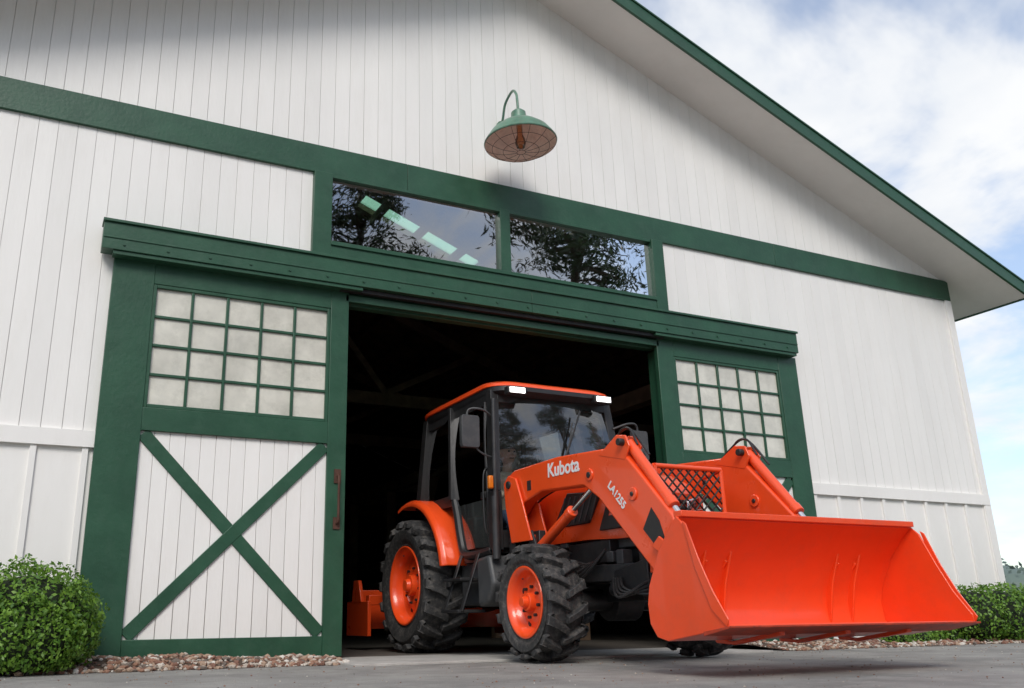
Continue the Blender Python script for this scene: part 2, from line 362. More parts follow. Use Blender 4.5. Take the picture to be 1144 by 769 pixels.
# ------------------------------------------------------------ barn light
lamp=empty('barn_light',(4.15,-.43,5.0))
LX,LY,LZ=4.15,-.44,4.92
ax=Vector((-.02,.02,1)).normalized(); R=.365
o0=Vector((LX,LY,LZ))
s=MB(); s.lathe([(R,0),(R+.008,.012),(R*.97,.045),(R*.82,.125),(R*.58,.20),(R*.32,.245),(.085,.265),(.08,.29),(.075,.36),(.05,.385),(.03,.40)],o0,ax,n=48)
s.build('shade',M['lampo'],lamp,smooth=True)
s=MB(); s.lathe([(R-.002,.0),(R*.95,.035),(R*.80,.115),(R*.56,.19),(R*.30,.235),(.001,.24)],o0,ax,n=48); s.build('shade_inside',M['lampi'],lamp,smooth=True)
s=MB(); top=o0+ax*.38
s.tube([top,top+Vector((.0,.01,.14)),(4.17,-.36,5.56),(4.19,-.25,5.66),(4.2,-.08,5.61),(4.21,.0,5.48),(4.22,.06,5.42)],.014)
s.cyl((4.22,.04,5.41),(4.22,.062,5.41),.06,n=20); s.build('gooseneck',M['lampo'],lamp,smooth=True)
s=MB()
a=ax.orthogonal().normalized(); b=ax.cross(a)
for i in range(12):
    t=2*math.pi*i/12; e=a*math.cos(t)+b*math.sin(t)
    s.tube([o0+e*R,o0+e*R*.8-ax*.045,o0+e*R*.5-ax*.085,o0+e*R*.12-ax*.10],.0022,n=5)
for rr,hh in((R*.8,-.045),(R*.5,-.085),(R*.12,-.10),(R,0)):
    ring=[o0+(a*math.cos(2*math.pi*k/24)+b*math.sin(2*math.pi*k/24))*rr+ax*hh for k in range(25)]
    s.tube(ring,.0024,n=5)
s.build('wire_cage',M['iron'],lamp)
s=MB(); s.lathe([(.001,-.06),(.04,-.045),(.055,0),(.05,.05),(.03,.1),(.03,.23)],o0,ax,n=20); s.build('bulb',M['bulb'],lamp,smooth=True)

# ------------------------------------------------------------ TRACTOR
TX=4.3
tr=empty('tractor',(TX,0,0))
def tyre(name,cx,cy,R,W,rim,nl,side):
    h=W/2; DP=.056 if R>.5 else .044
    prof=[(rim-.01,-h*.72),(rim+.02,-h*.80),(rim+.035,-h*.84),(rim+.042,-h*.80),(rim+(R-rim)*.35,-h*.95),(rim+(R-rim)*.62,-h*.97),(R-DP-.045,-h*.92),(R-DP-.015,-h*.80),(R-DP-.004,-h*.4),(R-DP,0)]
    prof=prof+[(r,-x) for r,x in prof[-2::-1]]
    t=MB(); t.lathe(prof,(cx,cy,R),(1,0,0),n=64)
    def prad(u):
        if u<=.82: return (u*h, R-.012*u*u)
        k=(u-.82)/.5
        return (h*(.82+.2*math.sin(min(1,k)*math.pi/2)), R-.012-(R-rim)*.34*k**1.3)
    o=Vector((cx,cy,R))
    lw=2*math.pi*R/nl*.28
    for sd in(-1,1):
        for i in range(nl):
            a0=2*math.pi*(i+(.5 if sd>0 else 0))/nl
            rs=[]
            for k,u in enumerate((-.08,.2,.45,.7,.84,.98,1.2)):
                uu=abs(u); x,r=prad(uu); x*=sd*(1 if u>=0 else -1)
                ang=a0+(1.15*lw/R)*min(u,1.0)*1.5
                wid=lw*(.62 if k<3 else (.76 if k<5 else .9))
                ring=[]
                if u<.9:
                    for da,rr in((-wid*1.15,r-DP-.012),(-wid*.82,r),(wid*.82,r),(wid*1.15,r-DP-.012)):
                        ring.append(o+Vector((x,math.sin(ang+da/R)*rr,math.cos(ang+da/R)*rr)))
                else:
                    dd=.016 if u<1.1 else .004
                    for da,dx in((-wid*1.1,-.035),(-wid*.82,dd),(wid*.82,dd),(wid*1.1,-.035)):
                        ring.append(o+Vector((x+sd*dx,math.sin(ang+da/R)*r,math.cos(ang+da/R)*r)))
                rs.append(ring)
            t.rings(rs)
    ob=t.build(name,M['tyre'],tr,bevel=.005,segs=1)
    s=side
    w_=MB(); w_.lathe([(rim+.022,h*.80),(rim+.026,h*.86),(rim+.012,h*.88),(rim-.004,h*.82),(rim-.02,h*.6),(rim-.03,h*.35),(rim*.80,h*.25),(rim*.66,h*.30),(rim*.55,h*.42),(rim*.42,h*.44),(rim*.30,h*.44),(.001,h*.44)],(cx,cy,R),(s,0,0),n=48)
    w_.lathe([(rim-.01,-h*.8),(rim-.03,-h*.3),(rim-.03,h*.36)],(cx,cy,R),(s,0,0),n=48)
    hub=.30*rim
    w_.cyl((cx+s*h*.42,cy,R),(cx+s*(h*.44+.05),cy,R),hub,hub*.92,n=32); w_.cyl((cx+s*(h*.44+.05),cy,R),(cx+s*(h*.44+.09),cy,R),hub*.62,hub*.5,n=24)
    w_.build(name+'_rim',M['orange'],tr,bevel=.003,smooth=True,segs=1)
    b_=MB()
    for i in range(8):
        t_=2*math.pi*i/8+.2; y=cy+math.cos(t_)*rim*.47; z=R+math.sin(t_)*rim*.47
        b_.cyl((cx+s*h*.43,y,z),(cx+s*(h*.44+.022),y,z),.012,n=6)
    for i in range(4):
        t_=2*math.pi*i/4+.5; y=cy+math.cos(t_)*rim*.74; z=R+math.sin(t_)*rim*.74
        b_.cyl((cx+s*h*.2,y,z),(cx+s*(h*.285),y,z),.022,n=12)
    b_.cyl((cx+s*h*.85,cy,R+rim-.07),(cx+s*h*.90,cy,R+rim-.07),.006,n=6)
    b_.build(name+'_bolts',M['dark'],tr)
FY,RY=-1.38,.83
tyre('front_tyre',TX-.73,FY,.425,.32,.235,15,-1); tyre('front_tyre_far',TX+.73,FY,.425,.32,.235,15,1)
tyre('rear_tyre',TX-.70,RY,.625,.46,.345,18,-1); tyre('rear_tyre_far',TX+.70,RY,.625,.46,.345,18,1)
c=MB()
c.box(TX-.17,TX+.17,-1.9,.9,.42,.82); c.box(TX-.24,TX+.24,-.5,1.1,.5,.95)
c.cyl((TX-.62,FY,.43),(TX+.62,FY,.43),.075,n=16); c.cyl((TX-.60,FY,.425),(TX-.42,FY,.425),.14,.10,n=20); c.cyl((TX+.60,FY,.425),(TX+.42,FY,.425),.14,.10,n=20)
c.cyl((TX-.12,FY,.43),(TX+.12,FY,.43),.15,n=20); c.cyl((TX-.5,RY,.625),(TX+.5,RY,.625),.14,n=20); c.cyl((TX-.56,RY,.625),(TX-.4,RY,.625),.2,n=24)
c.box(TX-.3,TX+.3,.5,1.25,.42,.9)
c.box(TX-.30,TX-.20,-2.15,-.7,.55,.68); c.box(TX+.20,TX+.30,-2.15,-.7,.55,.68)
c.box(TX-.34,TX+.34,-2.22,-2.1,.5,.86); c.box(TX-.55,TX+.55,-.98,-.86,.55,.67)
for sx in(-1,1):
    c.box(TX+sx*.52-.03,TX+sx*.52+.03,-1.12,-.72,.42,.98)
    c.prism('X',[(-1.2,.45),(-.75,.45),(-.70,.60),(-.75,.98),(-1.1,.98),(-1.28,.62)],TX+sx*.60-.01,TX+sx*.60+.01)
    c.beam((TX+sx*.28,-2.0,.62),(TX+sx*.5,-1.0,.62),.06,.12)
    c.cyl((TX+sx*.30,-1.95,.50),(TX+sx*.30,-1.72,.50),.045,n=16); c.cyl((TX+sx*.44,FY-.02,.30),(TX+sx*.44,FY-.02,.58),.07,n=16)
    c.prism('X',[(-2.2,.50),(-1.9,.44),(-1.75,.50),(-1.75,.62),(-2.2,.70)],TX+sx*.34-.012,TX+sx*.34+.012)
c.cyl((TX-.48,-1.22,.45),(TX+.48,-1.22,.45),.022,n=10); c.cyl((TX-.25,-1.22,.45),(TX+.15,-1.22,.45),.038,n=14)
c.box(TX-.33,TX-.2,-1.75,-1.2,.70,.86); c.box(TX-.36,TX-.22,-1.05,-.6,.66,.84)
c.cyl((TX-.30,-1.62,.62),(TX-.30,-1.45,.62),.055,n=16); c.cyl((TX-.36,-.62,.6),(TX-.36,-.42,.6),.06,n=16)
c.build('chassis',M['dark'],tr,bevel=.006)
e=MB()
e.box(TX-.25,TX+.25,-1.95,-.7,.8,1.1)
for i in range(9):
    y0=-.9-i*.12; zz=.62+rng.random()*.3; e.box(TX-.34,TX-.25,y0-.05,y0+.03,zz,zz+.06+rng.random()*.08)
e.cyl((TX-.27,-1.5,.92),(TX-.27,-1.5,1.06),.05,n=14); e.cyl((TX-.30,-1.1,.70),(TX-.30,-1.1,.90),.04,n=14)
e.build('engine',M['grey'],tr,bevel=.008)
hs=MB()
for i in range(7):
    x0=TX-.36-.02*i; y0=-.72-.05*i
    hs.tube([(x0,y0,.52+.04*i),(x0-.06,y0-.25,.60+.02*i),(x0-.02,y0-.5,.74-.03*i),(x0+.06,y0-.8,.66+.02*i)],.011,n=6)
for i in range(4):
    hs.tube([(TX-.36,-1.9+.03*i,.58),(TX-.42-.02*i,-2.02,.50-.02*i),(TX-.34,-2.2,.46+.03*i),(TX-.2,-2.26,.56)],.010,n=6)
for sx in(-1,1):
    X=TX+sx*.54+.075
    hs.tube([(X,-.85,1.0),(X,-.95,1.20),(X,-1.4,1.30),(X,-2.0,1.28),(X,-2.3,1.18),(X,-2.42,1.35),(X-.05,-2.36,1.46)],.009,n=6)
    hs.tube([(X-.03,-2.1,1.44),(X-.04,-2.2,1.57),(X-.06,-2.34,1.57),(X-.06,-2.42,1.44)],.008,n=6)
    hs.tube([(X-.03,-2.0,1.44),(X-.02,-2.1,1.53),(X-.03,-2.3,1.58),(X-.03,-2.5,1.36)],.008,n=6)
hs.build('hydraulic_hoses',M['black'],tr,smooth=True)
def hoodring(y,hw,zb,zt,n=9):
    pts=[(-hw*.96,zb),(-hw,zb+.1)]
    for i in range(n):
        a=math.pi-math.pi*i/(n-1); pts.append((math.copysign(abs(math.cos(a))**.55,math.cos(a))*hw, zt-.20+.20*abs(math.sin(a))**.6))
    pts+=[(hw,zb+.1),(hw*.96,zb)]
    return [(TX+p[0],y,p[1]) for p in pts]
H=MB(); H.rings([hoodring(-.60,.37,.88,1.50),hoodring(-1.0,.365,.88,1.48),hoodring(-1.5,.355,.88,1.43),hoodring(-1.85,.34,.86,1.36),hoodring(-2.03,.32,.86,1.28),hoodring(-2.12,.27,.9,1.18)])
H.build('hood',M['orange'],tr,bevel=.012,smooth=True)
V=MB()
for sx in(-1,1):
    xo=TX+sx*.345
    V.prism('X',[(-1.05,1.0),(-1.55,1.0),(-1.72,1.22),(-1.28,1.26)],xo-.03,xo+.03)
    V.prism('X',[(-1.68,.93),(-1.95,.93),(-1.98,1.14),(-1.84,1.20)],xo-.025,xo+.02)
for i in range(5): V.box(TX-.22,TX+.22,-2.135,-2.10,.92+i*.045,.945+i*.045)
V.build('hood_vents',M['black'],tr,bevel=.006)
V=MB()
for sx in(-1,1):
    for i in range(7):
        y=-1.14-i*.075; V.beam((TX+sx*.378,y,1.02),(TX+sx*.378,y-.12,1.22),.008,.014,up=(0,1,0))
V.build('vent_slats',M['grey'],tr)
V=MB()
for sx in(-1,1):
    V.prism('Y',[(TX+sx*.24,1.06),(TX+sx*.08,1.03),(TX+sx*.09,1.12),(TX+sx*.23,1.16)],-2.16,-2.10)
    V.prism('X',[(-1.80,1.02),(-1.93,1.02),(-1.95,1.12),(-1.86,1.15)],TX+sx*.352-.02,TX+sx*.352+.02)
V.build('headlights',M['chrome'],tr,bevel=.01)
gf=MB()
gy=-2.30
for p,q in(((TX-.30,gy,.72),(TX-.30,gy,1.33)),((TX+.30,gy,.72),(TX+.30,gy,1.33)),((TX-.30,gy,1.33),(TX+.30,gy,1.33)),((TX-.3,gy,.8),(TX+.3,gy,.8)),((TX-.3,gy,1.33),(TX-.3,-2.1,1.30)),((TX+.3,gy,1.33),(TX+.3,-2.1,1.30))):
    gf.cyl(p,q,.019,n=10)
gf.box(TX-.34,TX+.34,-2.30,-2.16,.60,.74)
gf.build('guard_frame',M['orange'],tr,smooth=True)
gm=MB()
for k in np.arange(-.9,.95,.075):
    for sg in(1,-1):
        x0,x1=-.285,.285; zlo,zhi=.82-1.07,1.32-1.07
        xa=(zlo-k)/sg; xb=(zhi-k)/sg; lo=max(x0,min(xa,xb)); hi=min(x1,max(xa,xb))
        if hi-lo>.01: gm.cyl((TX+lo,gy,1.07+sg*lo+k),(TX+hi,gy,1.07+sg*hi+k),.0065,n=6)
gm.build('guard_mesh',M['mesh'],tr)
BX=.54
def boomshape(x0,x1,name):
    b=MB()
    b.prism('X',[(-.70,1.38),(-.74,1.47),(-.84,1.50),(-1.5,1.505),(-2.2,1.455),(-2.34,1.40),(-2.80,.92),(-2.90,.62),(-2.93,.33),(-2.90,.25),(-2.80,.25),(-2.76,.36),(-2.60,.56),(-2.02,1.12),(-1.84,1.235),(-1.25,1.27),(-1.0,1.22),(-.86,1.12),(-.74,1.14),(-.70,1.22)],x0,x1)
    return b.build(name,M['orange'],tr,bevel=.014,segs=3)
for sx,nm in((-1,'boom'),(1,'boom_far')):
    X=TX+sx*BX
    boomshape(X-.055,X+.055,nm)
    p=MB()
    p.prism('X',[(-1.12,.9),(-.80,.9),(-.72,1.2),(-.70,1.40),(-.78,1.46),(-.90,1.42),(-1.0,1.2)],X-.085,X-.066); p.prism('X',[(-1.12,.9),(-.80,.9),(-.72,1.2),(-.70,1.40),(-.78,1.46),(-.90,1.42),(-1.0,1.2)],X+.066,X+.085)
    p.box(X-.07,X+.07,-1.06,-.84,.60,.95)
    for yy,zz,r in((-2.42,1.10,.045),(-2.80,.50,.05),(-.79,1.38,.055),(-1.93,1.30,.045)):
        p.cyl((X-.066,yy,zz),(X+.066,yy,zz),r,n=20)
    for o_ in(-.05,.05): p.prism('X',[(-2.05,1.42),(-2.36,1.34),(-2.42,1.43),(-2.38,1.51),(-2.28,1.53)],X+o_-.008,X+o_+.008)
    for o_ in(-.075,.075):
        p.prism('X',[(-2.60,.74),(-2.68,.80),(-2.96,.62),(-3.05,.66),(-3.10,.62),(-3.0,.52)],X+o_-.008,X+o_+.008)
        p.prism('X',[(-2.86,.22),(-2.84,.36),(-2.93,.44),(-3.07,.70),(-3.14,.72),(-3.05,.5),(-2.99,.24)],X+o_*1.3-.008,X+o_*1.3+.008)
    a_=Vector((X,-2.35,1.465)); b_=Vector((X,-3.03,.66)); m_=a_.lerp(b_,.58)
    p.cyl(a_,m_,.036,n=20); p.cyl(a_.lerp(b_,.54),a_.lerp(b_,.60),.042,n=20)
    c_=Vector((X,-1.02,.80)); d_=Vector((X,-1.93,1.24)); p.cyl(c_,c_.lerp(d_,.62),.04,n=20); p.cyl(c_.lerp(d_,.58),c_.lerp(d_,.64),.046,n=20)
    p.build('loader_frame',M['orange'],tr,bevel=.005)
    q=MB(); q.cyl(m_,b_,.021,n=14); q.cyl(c_.lerp(d_,.6),d_,.02,n=14); q.build('rods',M['chrome'],tr,smooth=True)
    q=MB()
    for yy,zz,r in((-.79,1.38,.032),(-2.35,1.465,.026),(-3.03,.66,.03),(-2.88,.30,.034),(-1.93,1.30,.022),(-1.02,.80,.03),(-2.42,1.10,.016),(-2.80,.50,.022)):
        q.cyl((X-.10 if r>.023 else X-.074,yy,zz),(X+.10 if r>.023 else X+.074,yy,zz),r,n=16)
    q.build('pins',M['dark'],tr,bevel=.004)
x=MB(); x.cyl((TX-BX,-2.62,.80),(TX+BX,-2.62,.80),.055,n=20); x.build('torque_tube',M['orange'],tr,smooth=True)
fx=TX-BX-.055
lb=MB(); lb.prism('X',[(-2.50,.86),(-2.60,.99),(-2.67,.90),(-2.72,.76),(-2.66,.70)],fx-.003,fx+.01)
lb.prism('X',[(-1.04,1.30),(-1.10,1.30),(-1.10,1.38),(-1.04,1.38)],fx-.002,fx+.01); lb.build('boom_label',M['black'],tr)
def text(body,size,y,z,ang,xp,bold=.004):
    cu=bpy.data.curves.new('decal_'+body.lower(),'FONT'); cu.body=body; cu.size=size; cu.extrude=.0012; cu.offset=bold; cu.materials.append(M['white'])
    o=bpy.data.objects.new('lettering',cu); COL.objects.link(o)
    ux=Vector((0,-math.cos(ang),math.sin(ang))); uy=Vector((0,math.sin(ang),math.cos(ang))); uz=ux.cross(uy)
    mt=Matrix((ux,uy,uz)).transposed().to_4x4(); mt.translation=Vector((xp,y,z)); o.matrix_world=mt
    o.parent=tr; o.matrix_parent_inverse=Matrix.Translation(-Vector(tr.location)); return o
text('Kubota',.15,-1.36,1.365,-.03,fx-.003,.003)
text('LA1255',.078,-2.14,1.19,-.84,fx-.003,.002)
# bucket
bx0,bx1=3.345,5.245
prof=[(-3.60,.255),(-3.40,.220),(-3.12,.178),(-3.03,.198),(-2.975,.27),(-2.965,.38),(-2.99,.48),(-3.09,.66),(-3.20,.785),(-3.275,.85)]
def off(pr,d):
    out=[]
    for i in range(len(pr)):
        a=Vector(pr[max(i-1,0)]); b=Vector(pr[min(i+1,len(pr)-1)]); t=(b-a).normalized(); out.append((pr[i][0]+t.y*d,pr[i][1]-t.x*d))
    return out
b=MB(); inner=off(prof,-.012); b.prism('X',prof+inner[::-1],bx0,bx1)
sp=prof+[(-3.33,.80),(-3.42,.60),(-3.50,.44),(-3.60,.30)]
b.prism('X',sp,bx0-.014,bx0); b.prism('X',sp,bx1,bx1+.014)
b.box(bx0,bx1,-3.31,-3.24,.845,.88)
for xx in(bx0-.022,bx1+.014): b.prism('X',[(-3.33,.82),(-3.36,.80),(-3.44,.60),(-3.52,.44),(-3.62,.29),(-3.60,.255),(-3.50,.34),(-3.40,.56)],xx,xx+.008)
for k in range(3): b.prism('X',[(-3.5,.205),(-3.15,.150),(-3.0,.158),(-2.93,.26),(-2.96,.26),(-3.03,.188),(-3.12,.168),(-3.5,.228)],TX-.5+k*.5-.02,TX-.5+k*.5+.02)
b.build('bucket',M['bucketp'],tr,bevel=.004)
b=MB(); b.prism('X',[(-3.63,.251),(-3.63,.261),(-3.42,.231),(-3.42,.208)],bx0-.02,bx1+.02); b.build('cutting_edge',pm('worn_edge',(.5,.055,.02),.5,metal=.2,var=.4,scale=6,dirt=(.06,.05,.045),dirtamt=.8),tr,bevel=.002)
# fenders
for sx,nm in((-1,'fender'),(1,'fender_far')):
    f=MB(); rs=[]
    for i in range(17):
        a=math.radians(70+i*100/16); 
        ro=.785; cy,cz=RY,.63
        X0=TX+sx*.86; X1=TX+sx*.52
        drop=.05
        def P(xx,r): return (xx,cy+math.cos(a)*r,cz+math.sin(a)*r)
        rs.append([P(X0,ro-drop),P(X0,ro-.01),P(X0-sx*.04,ro+.02),P(X1,ro+.02),P(X1,ro),P(X0-sx*.03,ro)])
    f.rings(rs); f.build(nm,M['orange'],tr,bevel=.01,smooth=True)
# cab
cb=MB()
for sx in(-1,1):
    A0=(TX+sx*.655,-.60,.86);A1=(TX+sx*.665,-.61,1.35);A2=(TX+sx*.60,-.50,2.26)
    cb.beam(A0,A1,.085,.10,up=(0,1,0)); cb.beam(A1,A2,.08,.09,up=(0,1,0))
    B0=(TX+sx*.67,.16,1.36);B2=(TX+sx*.615,.26,2.26); cb.beam(B0,B2,.05,.10,up=(1,0,0))
    C0=(TX+sx*.62,1.0,1.36);C2=(TX+sx*.58,.88,2.26); cb.beam(C0,C2,.10,.12,up=(1,0,0))
    cb.beam(B0,C0,.07,.10)
    dp=[(TX+sx*.668,-.56,.86),(TX+sx*.672,-.25,.84),(TX+sx*.672,-.04,.87),(TX+sx*.672,.04,1.02),(TX+sx*.672,.10,1.22),B0]
    cb.tube(dp,.04,n=8)
    # inner door frame following the glass
    cb.tube([(TX+sx*.672,-.52,.92),(TX+sx*.68,-.52,1.36),(TX+sx*.66,-.46,1.8),(TX+sx*.625,-.41,2.18)],.018,n=6)
    cb.beam((TX+sx*.60,-.5,2.20),(TX+sx*.585,.9,2.20),.06,.10)
    cb.box(TX+sx*.64-.02,TX+sx*.64+.02,-.6,.0,.78,.86)
    cb.box(TX+sx*.70-.012,TX+sx*.70+.012,-.52,-.44,1.3,1.36)
    cb.tube([(TX+sx*.66,-.54,1.0),(TX+sx*.72,-.53,1.05),(TX+sx*.72,-.52,1.5),(TX+sx*.65,-.52,1.56)],.010,n=6)
    cb.tube([(TX+sx*.60,.02,1.0),(TX+sx*.62,.05,1.3),(TX+sx*.60,.12,1.45),(TX+sx*.52,.3,1.5)],.012,n=6)
cb.beam((TX-.66,-.60,.95),(TX+.66,-.60,.95),.06,.14); cb.beam((TX-.62,.99,1.3),(TX+.62,.99,1.3),.06,.2)
cb.beam((TX-.58,-.53,2.20),(TX+.58,-.53,2.20),.05,.09)
cb.box(TX-.64,TX+.64,-.58,.98,.84,.90)
cb.box(TX-.5,TX+.5,-.66,-.58,.9,1.36)
cb.tube([(TX-.1,-.70,1.50),(TX+.05,-.695,1.75),(TX+.12,-.68,2.0)],.008,n=6); cb.beam((TX+.0,-.70,1.62),(TX+.22,-.67,2.12),.008,.02)
cb.build('cab_frame',M['black'],tr,bevel=.012)
ex=MB(); ex.cyl((TX-.70,-.68,.78),(TX-.662,-.63,2.16),.024,n=18); ex.cyl((TX-.70,-.68,.78),(TX-.686,-.655,1.3),.036,n=18); ex.build('exhaust_stack',M['dark'],tr,smooth=True)
gl=MB()
gl.grid(lambda u,v:(TX+(2*u-1)*(.64-.07*v),-.615+.10*v-.05*(1-(2*u-1)**2)-.03*math.sin(math.pi*v),1.36+.89*v),16,12)
gl.build('windscreen',M['cabglass'],tr,smooth=True)
gl=MB()
for sx in(-1,1):
    gl.grid(lambda u,v:(TX+sx*(.672-.065*v+.03*math.sin(math.pi*v)),-.57+.08*v+u*(.72+.0*v),1.30+.95*v),6,10)
    gl.add([(TX+sx*.668,-.57,.9),(TX+sx*.672,-.06,.9),(TX+sx*.672,.12,1.3),(TX+sx*.672,-.57,1.3)],[(0,1,2,3)])
    gl.grid(lambda u,v:(TX+sx*((.672-.05*u)-.05*v+.02*math.sin(math.pi*v)),.18+.08*v+u*(.80-.18*v),1.38+.87*v),6,10)
gl.add([(TX-.60,1.0,1.36),(TX+.60,1.0,1.36),(TX+.55,.9,2.24),(TX-.55,.9,2.24)],[(0,1,2,3)])
gl.build('cab_side_glass',M['sideglass'],tr,smooth=True)
def rr(z,hw,y0,y1,r,n=6):
    pts=[]
    for cx_,cy_,a0 in((hw-r,y1-r,0),(-hw+r,y1-r,90),(-hw+r,y0+r,180),(hw-r,y0+r,270)):
        for i in range(n+1):
            a=math.radians(a0+90*i/n); pts.append((TX+cx_+r*math.cos(a),cy_+r*math.sin(a),z))
    return pts
def tilt(ring): return [(p[0],p[1],p[2]+.03*math.cos((p[1]-.2)*1.5)-(max(0,p[1]-.6)**2)*.12) for p in ring]
rf=MB(); rf.rings([tilt(rr(2.275,.60,-.62,1.0,.14)),tilt(rr(2.285,.655,-.66,1.03,.22)),tilt(rr(2.31,.655,-.645,1.03,.22)),tilt(rr(2.34,.62,-.58,.99,.22)),tilt(rr(2.365,.50,-.45,.88,.2))]); rf.build('roof',M['orange'],tr,smooth=True)
rl=MB(); rl.rings([tilt(rr(2.205,.56,-.52,.96,.12)),tilt(rr(2.21,.62,-.62,1.0,.2)),tilt(rr(2.24,.64,-.68,1.01,.22)),tilt(rr(2.280,.64,-.675,1.01,.22))]); rl.build('roof_liner',M['black'],tr,smooth=True)
ld=MB(); lh=MB()
for sx in(-1,1):
    lh.box(TX+sx*.46-.095,TX+sx*.46+.095,-.712,-.64,2.205,2.275)
    for k in(-.052,0,.052): ld.box(TX+sx*.46+k-.023,TX+sx*.46+k+.023,-.719,-.711,2.217,2.264)
lh.build('light_housing',M['black'],tr,bevel=.008); ld.build('work_lights',M['led'],tr)
mi=MB(); mg=MB()
for sx in(-1,1):
    mx_=TX+sx*.90; zc=1.85
    mi.rings([[ (mx_+px*.085,-.62+dy,zc+pz*.14) for px,pz in((-1,-.85),(-.85,-1),(.85,-1),(1,-.85),(1,.85),(.85,1),(-.85,1),(-1,.85))] for dy in(-.03,.02)])
    mg.box(mx_-.075,mx_+.075,.0-.598,-.596,zc-.125,zc+.125)
    mi.tube([(TX+sx*.64,-.58,2.0),(TX+sx*.78,-.64,2.05),(mx_,-.60,2.04),(mx_,-.60,1.87)],.011,n=8); mi.tube([(TX+sx*.66,-.6,1.64),(TX+sx*.8,-.62,1.68),(mx_,-.60,1.80)],.009,n=8)
mi.build('mirrors',M['grey'],tr,bevel=.01); mg.build('mirror_glass',M['chrome'],tr)
an=MB(); an.cyl((TX+.50,.6,2.3),(TX+.52,.66,2.78),.006,.003,n=6); an.build('antenna',M['black'],tr)
am=MB()
for sx in(-1,1): am.box(TX+sx*.74-.022,TX+sx*.74+.022,-.70,-.66,1.36,1.47)
am.build('indicators',pm('amber_lens',(.7,.18,.01),.3),tr,bevel=.01)
st=MB()
for sx in(-1,1):
    st.box(TX+sx*.78-.13,TX+sx*.78+.13,-.36,-.02,.36,.385); st.box(TX+sx*.76-.12,TX+sx*.76+.12,-.36,-.02,.62,.645)
    for yy in(-.36,-.03): st.beam((TX+sx*.88,yy,.37),(TX+sx*.70,yy,.86),.012,.05,up=(0,1,0))
st.build('steps',M['dark'],tr,bevel=.004)
tk=MB()
for sx in(-1,1): tk.prism('X',[(-.70,.58),(-.60,.44),(-.42,.40),(-.40,.80),(-.62,.82)],TX+sx*.60-.15,TX+sx*.60+.15)
tk.box(TX-.62,TX-.3,-.40,.15,.42,.80); tk.box(TX+.3,TX+.62,-.40,.15,.42,.80)
tk.build('fuel_tank',M['grey'],tr,bevel=.03,segs=3)
it=MB(); it.box(TX-.24,TX+.24,.22,.70,1.02,1.14); it.prism('X',[(.62,1.12),(.74,1.14),(.84,1.70),(.74,1.72)],TX-.23,TX+.23); it.box(TX-.2,TX+.2,.3,.65,.9,1.02)
it.box(TX-.18,TX+.18,-.56,-.30,.9,1.32); it.box(TX-.5,TX-.3,.1,.75,.9,1.22); it.box(TX+.3,TX+.5,.1,.75,.9,1.22)
it.build('seat_console',M['grey'],tr,bevel=.03,segs=3)
sw_=MB(); sc0=Vector((TX,-.10,1.42)); sa=Vector((0,.5,1)).normalized(); a=sa.orthogonal().normalized(); b_=sa.cross(a)
sw_.tube([sc0+(a*math.cos(2*math.pi*k/20)+b_*math.sin(2*math.pi*k/20))*.19 for k in range(21)],.014); sw_.cyl(sc0,(TX,-.35,1.15),.03)
for k in range(3):
    t=2*math.pi*k/3+.5; sw_.cyl(sc0,sc0+(a*math.cos(t)+b_*math.sin(t))*.19,.01)
sw_.build('steering_wheel',M['black'],tr,smooth=True)
im=MB(); im.box(TX-.92,TX+.92,2.05,2.10,.22,.62); im.box(TX-.94,TX-.90,1.7,2.35,.15,.50); im.box(TX+.90,TX+.94,1.7,2.35,.15,.50); im.box(TX-.92,TX+.92,1.72,1.82,.46,.56)
im.prism('X',[(1.9,.48),(2.2,.48),(2.15,.72),(2.0,.72)],TX-.94,TX-.90)
im.beam((TX-.3,1.75,.62),(TX,1.6,1.05),.05,.06); im.beam((TX+.3,1.75,.62),(TX,1.6,1.05),.05,.06)
im.build('box_blade',M['orange'],tr,bevel=.006)
li=MB(); li.beam((TX-.35,1.1,.45),(TX-.45,1.75,.40),.04,.05); li.beam((TX+.35,1.1,.45),(TX+.45,1.75,.40),.04,.05); li.cyl((TX,1.1,.95),(TX,1.62,1.0),.03); li.build('hitch_arms',M['dark'],tr)

